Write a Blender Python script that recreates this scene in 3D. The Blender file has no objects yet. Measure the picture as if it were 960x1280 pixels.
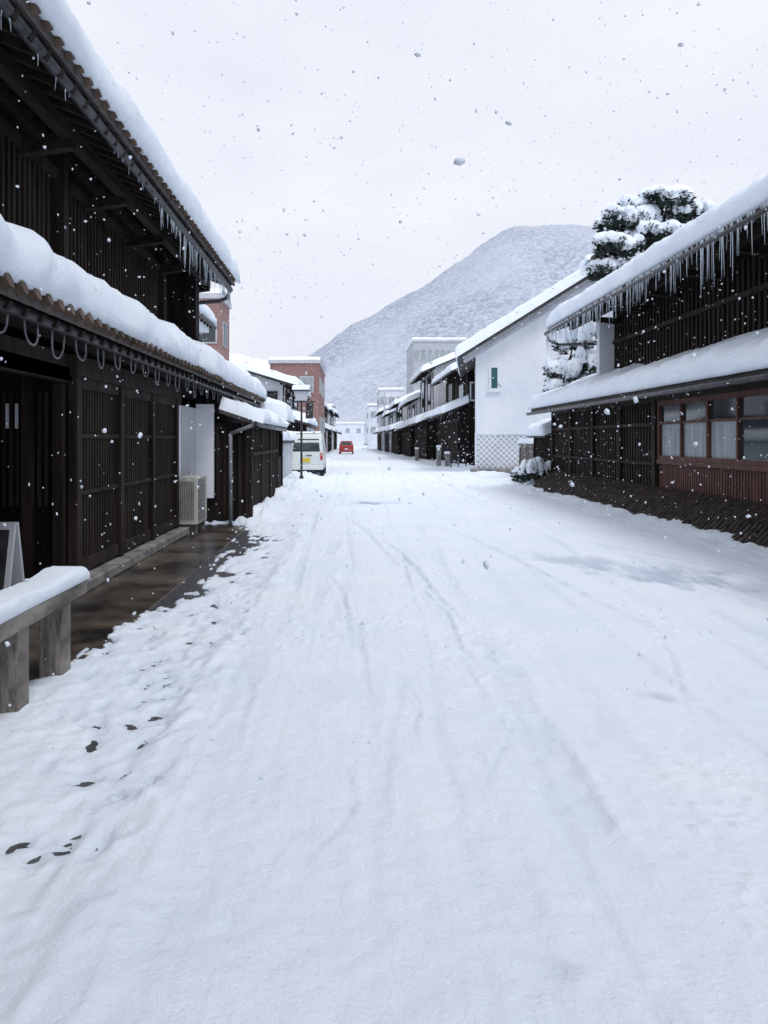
import bpy, math, random
import numpy as np
from mathutils import Vector, noise, Matrix
random.seed(7)
R=random.Random(11)
scene=bpy.context.scene
COL=scene.collection

# ------------------------------------------------------------------ materials
def new_mat(name):
    m=bpy.data.materials.new(name); m.use_nodes=True
    nt=m.node_tree; b=nt.nodes['Principled BSDF']
    return m,nt,b
def N(nt,t,**k):
    n=nt.nodes.new(t)
    for a,v in k.items(): setattr(n,a,v)
    return n
def noise_mat(name,c1,c2,scale=4,stretch=(1,1,1),rough=.8,bump=.3,detail=6,spec=.3,dist=.02,metal=0,lo=.35,hi=.65,mid=None):
    m,nt,b=new_mat(name); L=nt.links.new
    tc=N(nt,'ShaderNodeTexCoord'); mp=N(nt,'ShaderNodeMapping'); mp.inputs['Scale'].default_value=stretch
    L(tc.outputs['Object'],mp.inputs['Vector'])
    n=N(nt,'ShaderNodeTexNoise'); n.inputs['Scale'].default_value=scale; n.inputs['Detail'].default_value=detail; n.inputs['Roughness'].default_value=.62
    L(mp.outputs[0],n.inputs['Vector'])
    r=N(nt,'ShaderNodeValToRGB'); r.color_ramp.elements[0].position=lo; r.color_ramp.elements[1].position=hi
    r.color_ramp.elements[0].color=(*c1,1); r.color_ramp.elements[1].color=(*c2,1)
    L(n.outputs['Fac'],r.inputs[0]); L(r.outputs[0],b.inputs['Base Color'])
    b.inputs['Roughness'].default_value=rough; b.inputs['Specular IOR Level'].default_value=spec; b.inputs['Metallic'].default_value=metal
    if bump:
        bp=N(nt,'ShaderNodeBump'); bp.inputs['Strength'].default_value=bump; bp.inputs['Distance'].default_value=dist
        L(n.outputs['Fac'],bp.inputs['Height']); L(bp.outputs[0],b.inputs['Normal'])
    return m
M={}
M['wood']=noise_mat('dark_wood',(.005,.004,.004),(.021,.017,.016),7,(1,1,.12),.75,.35,spec=.15)
M['wood2']=noise_mat('dark_wood_brown',(.012,.009,.008),(.040,.029,.024),7,(1,1,.12),.7,.35,spec=.15)
M['woodh']=noise_mat('dark_wood_beam',(.009,.007,.006),(.032,.024,.019),7,(1,.15,1),.7,.35,spec=.15)
M['bamboo']=noise_mat('weathered_bamboo',(.020,.016,.015),(.085,.066,.058),9,(1,1,1),.7,.35,spec=.2)
M['redwood']=noise_mat('red_brown_wood',(.060,.024,.018),(.135,.056,.042),6,(1,1,.15),.6,.3)
M['greywood']=noise_mat('weathered_wood',(.09,.08,.07),(.27,.245,.22),9,(3,.25,.6),.8,.6)
M['tile']=noise_mat('roof_tile',(.035,.032,.032),(.09,.08,.075),5,rough=.6)
M['tilered']=noise_mat('tile_end',(.045,.030,.022),(.12,.08,.06),5,rough=.6)
M['plaster']=noise_mat('white_plaster',(.67,.71,.78),(.79,.82,.87),.7,(1,1,.6),rough=.85,bump=.12)
M['plastergrey']=noise_mat('grey_plaster',(.42,.44,.48),(.60,.62,.66),1.2,(1,1,.5),rough=.85,bump=.08)
M['hazewall']=noise_mat('hazed_render',(.58,.61,.67),(.72,.74,.79),1.2,(1,1,.5),rough=.85,bump=.08)  # far walls: distance haze put into the base colour
M['concrete']=noise_mat('concrete',(.44,.46,.50),(.60,.62,.66),1.5,rough=.85,bump=.2)
M['stone']=noise_mat('stone',(.12,.12,.12),(.30,.29,.28),5,rough=.8,bump=.5)
M['metal']=noise_mat('dark_metal',(.03,.03,.035),(.08,.08,.085),6,rough=.45,bump=.05,metal=.4)
M['metalgrey']=noise_mat('grey_metal',(.10,.11,.12),(.22,.23,.24),4,rough=.5,bump=.05)
M['acwhite']=noise_mat('ac_enamel',(.40,.39,.35),(.52,.51,.47),3,rough=.5,bump=.03)
M['pave']=noise_mat('wet_pavement',(.012,.011,.011),(.15,.12,.095),1.3,rough=.28,bump=.25,spec=.5,lo=.40,hi=.68)
M['asphalt']=noise_mat('asphalt',(.018,.019,.022),(.07,.072,.078),12,rough=.45,bump=.4,spec=.5)
M['black']=noise_mat('near_black',(.004,.004,.004),(.010,.009,.009),3,bump=0)
M['rubber']=noise_mat('rubber',(.012,.012,.012),(.03,.03,.03),10,rough=.8)
M['vanpaint']=noise_mat('white_paint',(.58,.63,.62),(.68,.72,.71),2,rough=.3,bump=0,spec=.5)
M['redpaint']=noise_mat('red_paint',(.35,.03,.03),(.48,.05,.05),2,rough=.3,bump=0,spec=.5)
M['redlens']=noise_mat('red_lens',(.4,.02,.02),(.5,.03,.03),2,rough=.2,bump=0)
M['yellow']=noise_mat('yellow_plate',(.6,.45,.05),(.7,.52,.08),2,rough=.4,bump=0)
M['curtain']=noise_mat('pale_curtain',(.20,.24,.26),(.42,.46,.48),5,(1,3,.2),rough=.3,bump=.1)
M['bark']=noise_mat('bark',(.03,.022,.018),(.10,.075,.06),8,(1,1,.3),rough=.9,bump=.8)
M['needles']=noise_mat('pine_needles',(.02,.032,.028),(.08,.105,.09),3,rough=.8,bump=0)
M['teal']=noise_mat('shutter_teal',(.03,.09,.10),(.05,.13,.14),3,rough=.5,bump=0)
m,nt,b=new_mat('window_glass'); b.inputs['Base Color'].default_value=(.03,.04,.045,1); b.inputs['Roughness'].default_value=.06; b.inputs['Specular IOR Level'].default_value=.7
n=N(nt,'ShaderNodeTexNoise'); n.inputs['Scale'].default_value=1.2; bp=N(nt,'ShaderNodeBump'); bp.inputs['Strength'].default_value=.08
nt.links.new(n.outputs['Fac'],bp.inputs['Height']); nt.links.new(bp.outputs[0],b.inputs['Normal']); M['glass']=m
m,nt,b=new_mat('ice'); b.inputs['Base Color'].default_value=(.62,.70,.78,1); b.inputs['Roughness'].default_value=.18; b.inputs['Alpha'].default_value=.75; b.inputs['Specular IOR Level'].default_value=.6
n=N(nt,'ShaderNodeTexNoise'); n.inputs['Scale'].default_value=30; bp=N(nt,'ShaderNodeBump'); bp.inputs['Strength'].default_value=.3
nt.links.new(n.outputs['Fac'],bp.inputs['Height']); nt.links.new(bp.outputs[0],b.inputs['Normal']); M['ice']=m
def brick_mat(name,c1,c2,mc):
    m,nt,b=new_mat(name); L=nt.links.new
    tc=N(nt,'ShaderNodeTexCoord'); sp=N(nt,'ShaderNodeSeparateXYZ'); L(tc.outputs['Object'],sp.inputs[0])
    ad=N(nt,'ShaderNodeMath',operation='ADD'); L(sp.outputs[0],ad.inputs[0]); L(sp.outputs[1],ad.inputs[1])
    cb=N(nt,'ShaderNodeCombineXYZ'); L(ad.outputs[0],cb.inputs[0]); L(sp.outputs[2],cb.inputs[1])
    br=N(nt,'ShaderNodeTexBrick'); br.inputs['Scale'].default_value=1.6; br.inputs['Color1'].default_value=(*c1,1); br.inputs['Color2'].default_value=(*c2,1); br.inputs['Mortar'].default_value=(*mc,1); br.inputs['Mortar Size'].default_value=.03
    L(cb.outputs[0],br.inputs['Vector']); L(br.outputs['Color'],b.inputs['Base Color']); b.inputs['Roughness'].default_value=.8
    return m
M['brick']=brick_mat('red_brick',(.25,.12,.11),(.30,.155,.14),(.28,.21,.20))
M['gridwall']=brick_mat('grey_tile_wall',(.40,.43,.47),(.47,.50,.54),(.34,.37,.40))  # tile greys lightened, distance haze is in the colour
def snow_mat(name,slush=False):
    m,nt,b=new_mat(name); L=nt.links.new
    tc=N(nt,'ShaderNodeTexCoord')
    n1=N(nt,'ShaderNodeTexNoise'); n1.inputs['Scale'].default_value=.9; n1.inputs['Detail'].default_value=5; L(tc.outputs['Object'],n1.inputs['Vector'])
    r=N(nt,'ShaderNodeValToRGB'); r.color_ramp.elements[0].position=.3; r.color_ramp.elements[1].position=.7
    r.color_ramp.elements[0].color=(.79,.87,.985,1); r.color_ramp.elements[1].color=(.865,.925,.99,1)
    L(n1.outputs['Fac'],r.inputs[0]); col=r.outputs[0]
    n2=N(nt,'ShaderNodeTexNoise'); n2.inputs['Scale'].default_value=26; n2.inputs['Detail'].default_value=7; n2.inputs['Roughness'].default_value=.78; L(tc.outputs['Object'],n2.inputs['Vector'])
    bp=N(nt,'ShaderNodeBump'); bp.inputs['Strength'].default_value=.8; bp.inputs['Distance'].default_value=.024
    if slush:
        at=N(nt,'ShaderNodeAttribute'); at.attribute_name='slush'
        mx=N(nt,'ShaderNodeMixRGB'); mx.inputs[2].default_value=(.36,.43,.56,1)
        L(at.outputs['Fac'],mx.inputs[0]); L(col,mx.inputs[1]); col=mx.outputs[0]
        mp=N(nt,'ShaderNodeMapping'); mp.inputs['Scale'].default_value=(9,.9,1); L(tc.outputs['Object'],mp.inputs['Vector'])
        n3=N(nt,'ShaderNodeTexNoise'); n3.inputs['Scale'].default_value=1.; n3.inputs['Detail'].default_value=6; n3.inputs['Roughness'].default_value=.6; L(mp.outputs[0],n3.inputs['Vector'])
        ad=N(nt,'ShaderNodeMath',operation='MULTIPLY_ADD'); ad.inputs[1].default_value=.9; L(n3.outputs['Fac'],ad.inputs[0]); L(n2.outputs['Fac'],ad.inputs[2])
        L(ad.outputs[0],bp.inputs['Height'])
    else: L(n2.outputs['Fac'],bp.inputs['Height'])
    L(col,b.inputs['Base Color']); L(bp.outputs[0],b.inputs['Normal'])
    b.inputs['Roughness'].default_value=.7; b.inputs['Specular IOR Level'].default_value=.2
    return m
M['snow']=snow_mat('snow'); M['snowroad']=snow_mat('packed_snow',True)

# ------------------------------------------------------------------ mesh builder
def empty(name,loc=(0,0,0),rz=0):
    e=bpy.data.objects.new(name,None); COL.objects.link(e); e.location=loc; e.rotation_euler=(0,0,rz); e.empty_display_size=.3
    return e
def mkobj(name,V,F,mat,parent=None,smooth=False):
    me=bpy.data.meshes.new(name); me.from_pydata([tuple(v) for v in V],[],F); me.update()
    if smooth: me.polygons.foreach_set('use_smooth',[True]*len(me.polygons))
    if mat: me.materials.append(M[mat] if isinstance(mat,str) else mat)
    o=bpy.data.objects.new(name,me); COL.objects.link(o)
    if parent: o.parent=parent
    return o
class B:
    def __init__(s): s.V=[]; s.F=[]
    def hexa(s,p):
        i=len(s.V); s.V+=[tuple(q) for q in p]
        s.F+=[(i,i+3,i+2,i+1),(i+4,i+5,i+6,i+7),(i,i+1,i+5,i+4),(i+1,i+2,i+6,i+5),(i+2,i+3,i+7,i+6),(i+3,i,i+4,i+7)]
        return s
    def box(s,x0,x1,y0,y1,z0,z1):
        if x0>x1:x0,x1=x1,x0
        if y0>y1:y0,y1=y1,y0
        return s.hexa([(x0,y0,z0),(x1,y0,z0),(x1,y1,z0),(x0,y1,z0),(x0,y0,z1),(x1,y0,z1),(x1,y1,z1),(x0,y1,z1)])
    def beam(s,p,q,w,h,up=(0,0,1)):
        p=Vector(p);q=Vector(q);d=(q-p).normalized();u=Vector(up)
        sd=d.cross(u)
        if sd.length<1e-4: sd=d.cross(Vector((1,0,0)))
        sd.normalize();u=sd.cross(d).normalized()
        a=sd*w/2;b=u*h/2
        return s.hexa([p-a-b,p+a-b,q+a-b,q-a-b,p-a+b,p+a+b,q+a+b,q-a+b])
    def tube(s,p,q,r1,r2=None,n=8):
        if r2 is None:r2=r1
        p=Vector(p);q=Vector(q);d=(q-p).normalized();u=Vector((0,0,1)) if abs(d.z)<.9 else Vector((1,0,0))
        a=d.cross(u).normalized();b=d.cross(a)
        i=len(s.V)
        for c,r in((p,r1),(q,r2)):
            for k in range(n):
                t=2*math.pi*k/n; s.V.append(tuple(c+a*math.cos(t)*r+b*math.sin(t)*r))
        for k in range(n):
            s.F.append((i+k,i+(k+1)%n,i+n+(k+1)%n,i+n+k))
        s.F.append(tuple(i+k for k in range(n))[::-1]); s.F.append(tuple(i+n+k for k in range(n)))
        return s
    def poly(s,pts):
        i=len(s.V); s.V+=[tuple(q) for q in pts]; s.F.append(tuple(range(i,i+len(pts)))); return s
    def prism(s,pts,off):
        i=len(s.V);n=len(pts);off=Vector(off)
        s.V+=[tuple(q) for q in pts]; s.V+=[tuple(Vector(q)+off) for q in pts]
        s.F.append(tuple(range(i,i+n))[::-1]); s.F.append(tuple(range(i+n,i+2*n)))
        for k in range(n): s.F.append((i+k,i+(k+1)%n,i+n+(k+1)%n,i+n+k))
        return s
    def make(s,name,mat,parent=None,bevel=0,smooth=False):
        o=mkobj(name,s.V,s.F,mat,parent,smooth)
        if bevel:
            m=o.modifiers.new('b','BEVEL'); m.width=bevel; m.segments=2; m.limit_method='ANGLE'
        return o

UP=Vector((0,0,1))
def snow_slope(name,A,Bp,S,t,parent,ov=.09,amp=.05,step=.13,seed=0,taper=.35):
    A=Vector(A);Bp=Vector(Bp);S=Vector(S)
    L=(Bp-A).length; al=(Bp-A)/L; sl=S.length; sd=S/sl
    prof=[(0,0),(-.6,.03),(-1,.2),(-1.1,.4),(-1,.6),(-.7,.78),(-.1,.92),(.9,1.0)]
    prof=[(a*ov,h) for a,h in prof]; 
    x=.25
    while x<sl: prof.append((x,1.0)); x+=.16 if sl<3 else .3
    prof.append((sl,1.0))
    n=max(4,int(L/step)); nu=len(prof); V=[];F=[]
    for j in range(n+1):
        y=L*j/n; d=min(y,L-y); k=min(d/taper,1); tp=math.sqrt(max(0,1-(1-k)**2))
        tv=t*(1+.18*noise.noise(Vector((y*.6,seed*7.3,1)))+.12*noise.noise(Vector((y*2.3,seed*3.3,5)))+.07*noise.noise(Vector((y*6.3,seed*3.3,5))))
        ovn=1+.8*noise.noise(Vector((y*1.3,seed*2.1,9)))
        for s_,h in prof:
            if s_<0: s_*=ovn
            p=A+al*y+sd*s_+UP*h*tv*tp
            w=min(h*1.5,1)*tp
            q=p+Vector((seed,seed*2,0))
            p=p+(noise.noise_vector(q*1.7)*amp+noise.noise_vector(q*4.5)*amp*.6+noise.noise_vector(q*11)*amp*.3)*w
            V.append(p)
    for j in range(n):
        for i in range(nu-1):
            a=j*nu+i; F.append((a,a+nu,a+nu+1,a+1))
    return mkobj(name,V,F,'snow',parent,True)

def icicles(name,A,Bp,n,lmin,lmax,parent,r=.014):
    b=B();A=Vector(A);Bp=Vector(Bp)
    for i in range(n):
        p=A.lerp(Bp,R.random()); 
        cl=.5+.5*noise.noise(p*1.1)
        l=lmin+(lmax-lmin)*(R.random()**1.6)*min(1,.3+cl*1.2)
        rr_=r*R.uniform(.6,1.3)
        m_=p+Vector((R.uniform(-.01,.01),R.uniform(-.01,.01),-l*.45))
        b.tube(p,m_,rr_,rr_*.6,6); b.tube(m_,m_+Vector((R.uniform(-.01,.01),R.uniform(-.01,.01),-l*.55)),rr_*.6,.002,6)
    return b.make(name,'ice',parent,smooth=True)

def roof_slab(b,A,Bp,S,th=.1):
    A=Vector(A);Bp=Vector(Bp);S=Vector(S);d=-UP*th
    b.hexa([A+d,Bp+d,Bp+S+d,A+S+d,A,Bp,Bp+S,A+S]) 

def gable_roof(parent,xe0,xr,xe1,ze,zr,y0,y1,t,seed=0,mat='tile'):
    b=B()
    S0=(xr-xe0,0,zr-ze); ze1=zr-(zr-ze)*abs(xe1-xr)/abs(xr-xe0); S1=(xr-xe1,0,zr-ze1)
    roof_slab(b,(xe0,y0,ze),(xe0,y1,ze),S0); roof_slab(b,(xe1,y0,ze1),(xe1,y1,ze1),S1)
    b.make('roof',mat,parent)
    snow_slope('roof_snow_front',(xe0,y0-.05,ze+.003),(xe0,y1+.05,ze+.003),S0,t,parent,seed=seed)
    snow_slope('roof_snow_back',(xe1,y0-.05,ze1+.003),(xe1,y1+.05,ze1+.003),S1,t,parent,seed=seed+1)

def townhouse(name,xw,s,y0,y1,z1=2.6,z2=4.8,depth=8,rec=.5,ov=.75,wall='wood',up='wood',t=.42,seed=0,slope=.42,lattice=.14,ext=.4,win=True,mid=True):
    e=empty(name); X=lambda d: xw+s*d
    xu=X(rec)
    b=B(); b.box(xw,X(depth),y0,y1,-.05,z1+(.35 if mid else 0)); b.make('lower_wall',wall,e)
    if mid:
        b=B(); b.box(xu,X(depth),y0+.003,y1-.003,z1+.2,z2+.15); b.make('upper_wall',up,e)
        S=(s*(ov+rec),0,slope*(ov+rec)); xe=X(-ov)
        b=B(); roof_slab(b,(xe,y0-.2,z1),(xe,y1+.2,z1),S); b.make('pent_roof','tile',e)
        snow_slope('pent_roof_snow',(xe,y0-.25,z1+.003),(xe,y1+.25,z1+.003),S,t,e,seed=seed+5)
    xe0=X(rec-ov-.1) ; xr=X(depth/2+rec/2); xe1=X(depth+ov); zr=z2+slope*abs(xr-xe0)
    w0=xu if mid else xw
    zw=z2+slope*abs(w0-xe0)-.1
    b=B(); 
    b.prism([(w0+s*.002,y0+.006,z2-.3),(X(depth)-s*.002,y0+.006,z2-.3),(X(depth)-s*.002,y0+.006,zr-slope*abs(X(depth)-xr)-.1),(xr,y0+.006,zr-.1),(w0+s*.002,y0+.006,zw)],(0,y1-y0-.012,0))
    b.make('gable',up if mid else wall,e)
    gable_roof(e,xe0,xr,xe1,z2,zr,y0-ext,y1+ext,t,seed)
    b=B()
    n=max(2,int((y1-y0)/1.8))
    for i in range(n+1):
        y=y0+.07+(y1-y0-.14)*i/n
        b.box(X(-.05),X(.03),y-.07,y+.07,0,z1)
        if mid: b.box(xu-s*.05,xu+s*.03,y-.065,y+.065,z1+.5,z2)
    b.box(X(-.07),X(.02),y0-.01,y1+.01,z1-.55,z1-.4); b.box(X(-.07),X(.02),y0-.01,y1+.01,0.0,.16)
    y=y0+.1
    while y<y1-.1:
        b.box(X(-.035),X(.01),y,y+lattice*.45,.16,z1-.55); y+=lattice
    b.make('posts_and_lattice','wood2',e)
    if mid and win:
        g=B();f=B()
        k=max(1,int((y1-y0)/4))
        for i in range(k):
            yc=y0+(y1-y0)*(i+.5)/k
            f.box(xu-s*.06,xu+s*.01,yc-1,yc+1,z1+.95,z2-.15); g.box(xu-s*.066,xu-s*.05,yc-.92,yc-.04,z1+1.03,z2-.23); g.box(xu-s*.066,xu-s*.05,yc+.04,yc+.92,z1+1.03,z2-.23)
        f.make('window_frame','wood2',e); g.make('window_glass','glass',e)
    b=B(); y=y0-ext+.1
    while y<y1+ext:
        b.beam((xe0,y,z2-.14),(w0+s*.1,y,z2-.14+slope*abs(w0+s*.1-xe0)),.07,.09); y+=.42
    if mid:
        y=y0
        while y<y1:
            b.beam((X(-ov+.02),y,z1-.14),(X(.0),y,z1-.14+slope*ov),.06,.08); y+=.42
    b.make('rafters','woodh',e)
    b=B(); b.tube((xe0-s*.05,y0-ext,z2-.1),(xe0-s*.05,y1+ext,z2-.1),.05)
    if mid: b.tube((X(-ov-.05),y0-.2,z1-.1),(X(-ov-.05),y1+.2,z1-.1),.05)
    b.make('gutters','metal',e,smooth=True)
    return e

# ================================================================== GROUND
b=B(); b.poly([(-900,-60,-.03),(900,-60,-.03),(900,1500,-.03),(-900,1500,-.03)]); b.make('ground','snow')
b=B(); b.poly([(-1.9,-6,.0),(5.9,-6,.0),(5.9,110,0),(-1.9,110,0)]); b.make('road','asphalt')
e=empty('pavement')
b=B(); 
y=-6.
while y<22:
    b.box(-5.2,-1.9,y,y+1.19,-.03,.012+R.uniform(0,.004)); y+=1.2
b.make('paving_slabs','pave',e,bevel=.006)
b=B(); b.box(-3.05,-2.75,5,14.4,.015,.13); b.make('stone_step','stone',e,bevel=.015)

def vn(x,y,seed=0):
    xi=np.floor(x).astype(np.int64); yi=np.floor(y).astype(np.int64); xf=x-xi; yf=y-yi
    def h(a,b):
        n=(a*374761393+b*668265263+seed*1442695041)&0xffffffff
        n=((n^(n>>13))*1274126177)&0xffffffff
        return ((n^(n>>16))&0xffff)/65535.
    u=xf*xf*(3-2*xf); v=yf*yf*(3-2*yf)
    return (h(xi,yi)*(1-u)+h(xi+1,yi)*u)*(1-v)+(h(xi,yi+1)*(1-u)+h(xi+1,yi+1)*u)*v-.5
def sst(e0,e1,x):
    t=np.clip((x-e0)/(e1-e0),0,1); return t*t*(3-2*t)
xs=np.arange(-3.0,6.6,.02)
ys=list(np.arange(-6,.8,.12)); y=.8
while y<150: ys.append(y); y+=min(1.2,max(.016,y*y/1536*.9))
ys=np.array(ys)
Xg,Yg=np.meshgrid(xs,ys)
WX=Xg+.10*np.sin(Yg/6.)+.05*np.sin(Yg/2.7+1)
H=.05+.022*vn(Xg/1.7,Yg/3.,1)+.010*vn(Xg/.45,Yg/.9,2)+.008*vn(Xg/.13,Yg/.22,3)+.007*vn(Xg/.05,Yg/.06,4)
fade=np.clip(.45+1.3*vn(Xg/1.1,Yg/1.8,49),.05,1)
H+=(.013*vn(WX/.16,Yg/3.2,61)+.008*vn(WX/.075,Yg/1.5,62)+.005*vn(WX/.04,Yg/.7,63))*fade
SL=np.zeros_like(H)
rr=random.Random(5)
base=[-.95,-.5,-.05,.2,.42,.8,1.1,1.6,1.85,2.1,2.7,3.25,3.9,4.5]
tracks=[(x+rr.uniform(-.07,.07),rr.uniform(.025,.10),rr.uniform(.003,.008)) for x in base]+[(-.68,.06,.0125),(-.84,.035,.0095),(.50,.030,.0125),(.02,.028,.0075),(1.28,.06,.008),(2.05,.045,.008),(2.9,.07,.011),(3.5,.08,.009)]
for i,(x0,w,dp) in enumerate(tracks):
    a=rr.uniform(.05,.22); Lw=rr.uniform(3,9); ph=rr.uniform(0,6); sl=rr.uniform(-.04,.04)
    xc=x0+a*np.sin(Yg/Lw+ph)+.02*np.sin(Yg/.9+ph*2)+.03*vn(Yg/.5,Yg*0+i,70+i)+sl*(Yg-8)
    wv=w*(1+.7*vn(Yg/.4,Yg*0+i,110+i))
    d=(Xg-xc)/wv
    pres=sst(-.12,.3,vn(Yg/1.6+i*9.1,Yg*0+i,20+i))
    if dp>.009: pres=.2+.8*pres
    edge=np.clip(1+1.3*vn(Xg/.06,Yg/.12,60+i),.1,2)
    k=np.exp(-(d**4))*pres*edge
    H-=dp*k; H+=dp*.5*np.exp(-((np.abs(d)-1.3)/.3)**2)*pres*(1+2*vn(Xg/.04,Yg/.06,90+i))
    SL=np.maximum(SL,np.clip(dp*17,.03,.24)*k)
for (xa,ya,xb,yb,w,dp) in [(.45,12,1.0,6.6,.03,.03),(.7,8,.9,5.4,.025,.022),(-.3,9,.1,5.6,.03,.014),(3.4,12,5.2,7,.05,.012),(-.02,3.6,-.10,2.7,.012,.008),(1.6,14,2.6,6,.035,.014),(-.2,16,.7,9,.035,.014),(.3,4.9,.42,3.9,.012,.010),(1.1,5.2,.55,3.0,.015,.007),(2.6,7,1.9,4,.02,.008)]:
    dx,dy=xb-xa,yb-ya; l2=dx*dx+dy*dy
    t=np.clip(((Xg-xa)*dx+(Yg-ya)*dy)/l2,0,1)
    dist=np.hypot(Xg-(xa+t*dx)-.06*np.sin(t*5)-.03*vn(Yg/.2,Yg*0,71),Yg-(ya+t*dy))
    f=np.sin(np.pi*t)**.6*np.clip(1+1.2*vn(Xg/.08,Yg/.12,72),.1,2)
    k=np.exp(-(dist/w)**2)*f; H-=dp*k; H+=dp*.4*np.exp(-((dist-w*1.8)/(w*.7))**2)*f; SL=np.maximum(SL,.28*k)
cr=vn(Xg/.035,Yg/.045,51); H+=.022*sst(.22,.48,cr)*sst(-.1,.3,vn(Xg/.9,Yg/1.6,52))
mL=sst(-.70,-1.15,Xg)*sst(16,13,Yg)
H=H*(1-.55*mL)
H+=mL*(.004+.016*vn(Xg/.35,Yg/.5,7)+.016*vn(Xg/.12,Yg/.18,8)+.014*vn(Xg/.05,Yg/.06,13))
H+=np.exp(-((Xg+.90+.16*vn(Yg/1.1,Yg*0,9))/.12)**2)*(.012+.06*np.maximum(0,vn(Xg/.09,Yg/.14,10))+.03*np.maximum(0,vn(Xg/.2,Yg/.3,12)))*sst(16,13,Yg)
for i in range(90):
    hx=rr.uniform(-1.9,-.9); hy=rr.uniform(1.6,11); sx=rr.uniform(.03,.05)
    d=((Xg-hx)/sx)**2+((Yg-hy)/(sx*2.5))**2+1.2*vn(Xg/.04,Yg/.04,36); kk=np.exp(-d*d*(d>0)); H-=.015*kk; SL=np.maximum(SL,.25*kk)
holes=[(-1.46,5.3),(-1.38,5.5),(-1.21,4.95),(-1.25,5.15),(-1.07,4.27),(-1.12,4.4),(-1.3,4.54),(-1.23,3.57),(-1.03,3.4),(-1.13,2.98),(-1.31,3.0),(-1.45,7.0),(-1.3,7.3),(-.92,6.3),(-1.1,6.0),(-1.6,6.2),(-1.0,8.2),(-1.35,8.6),(-1.55,5.8),(-.98,9.5),(-1.2,10.4),(-1.15,4.7),(-1.5,8.0),(-1.25,9.2),(-1.0,7.2),(-1.5,9.8),(-1.4,11.2),(-1.2,12.2),(-1.2,6.7),(-1.1,4.05)]
hl=[(hx,hy,rr.uniform(.024,.036),rr.uniform(.028,.046)*max(1,hy/4.0)) for hx,hy in holes]
for i in range(34):
    c=rr.choice(holes); hl.append((c[0]+rr.gauss(0,.07),c[1]+rr.gauss(0,.12),rr.uniform(.012,.022),rr.uniform(.02,.035)*max(1,c[1]/4)))
for i,(hx,hy,sx,sy) in enumerate(hl):
    a=rr.uniform(-.6,.6)
    u=(Xg-hx)*math.cos(a)+(Yg-hy)*math.sin(a); v=-(Xg-hx)*math.sin(a)+(Yg-hy)*math.cos(a)
    d=np.sqrt((u/sx)**2+(v/sy)**2)+2.2*vn(Xg/.025,Yg/.025,33)+1.8*vn(Xg/.07,Yg/.022,34)
    k=1/(1+np.exp(np.clip((d-.85)*6,-30,30))); H=H*(1-k)-.02*k
    k2=np.exp(-(d/2.5)**2); H=H*(1-.4*k2); SL=np.maximum(SL,.3*k2)
xb=np.interp(Yg,[-6,4.3,4.9,5.6,7,9,11,13.4,14.2,15,150],[-3.2,-3.0,-2.3,-1.85,-1.75,-1.64,-1.66,-1.66,-1.9,-2.6,-4])
q=Xg-xb+.50*vn(Xg/.6,Yg/.9,11)+.36*vn(Xg/.16,Yg/.26,12)+.24*vn(Xg/.05,Yg/.06,14)
wet=sst(.14,-.05,q); H=H*(1-wet)-.04*wet
pt=sst(.22,.36,vn(Xg/.10,Yg/.2,81)+.3*vn(Xg/.03,Yg/.05,82))*sst(-.75,-.1,q)*wet; H+=pt*.065
SL=np.maximum(SL,.35*sst(.16,.0,q))
H+=sst(4.9,5.8,Xg+.25*vn(Yg/1.5,Yg*0,15))*(.07+.12*vn(Xg/.4,Yg/.6,16)+.07*vn(Xg/.15,Yg/.2,17))
H+=sst(6.0,6.4,Xg)*.06
H+=sst(14,15,Yg)*sst(-1.30,-1.8,Xg)*(.14+.36*np.maximum(0,vn(Xg/.3,Yg/.5,18))+.14*vn(Xg/.1,Yg/.15,19))
for (px,py,sx,sy,a,dd) in [(3.55,8.9,.55,.8,.7,.02),(3.0,9.8,.4,.7,.5,.015),(1.85,4.65,.12,.10,.42,.006),(.62,2.25,.05,.05,.3,.004),(.6,19,.5,.4,.9,.02),(4.3,8.0,.6,.5,.35,.01),(1.9,3.4,.10,.08,.12,.0)]:
    d=np.sqrt(((Xg-px+.3*(Yg-py))/sx)**2+((Yg-py)/sy)**2)+1.3*vn(Xg/.25,Yg/.5,44)+.8*vn(Xg/.06,Yg/.2,45)+.4*vn(Xg/.03,Yg/.05,46)
    k=sst(1.5,.1,d); SL=np.maximum(SL,a*k); H-=dd*k
H=np.where(Xg<-2.9,-.1,H)
V=np.stack([Xg,Yg,H],-1).reshape(-1,3); nr,nc=H.shape
idx=np.arange(nr*nc).reshape(nr,nc)
F=np.stack([idx[:-1,:-1],idx[:-1,1:],idx[1:,1:],idx[1:,:-1]],-1).reshape(-1,4)
me=bpy.data.meshes.new('snow_covered_road'); me.vertices.add(len(V)); me.vertices.foreach_set('co',V.ravel().astype(np.float32))
me.loops.add(F.size); me.loops.foreach_set('vertex_index',F.ravel().astype(np.int32)); me.polygons.add(len(F)); me.polygons.foreach_set('loop_start',np.arange(0,F.size,4,dtype=np.int32)); me.polygons.foreach_set('loop_total',np.full(len(F),4,dtype=np.int32))
me.update(calc_edges=True); me.validate()
me.polygons.foreach_set('use_smooth',[True]*len(F))
at=me.attributes.new('slush','FLOAT','POINT'); at.data.foreach_set('value',SL.ravel().astype(np.float32))
me.materials.append(M['snowroad']); o=bpy.data.objects.new('snow_covered_road',me); COL.objects.link(o)

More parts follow.
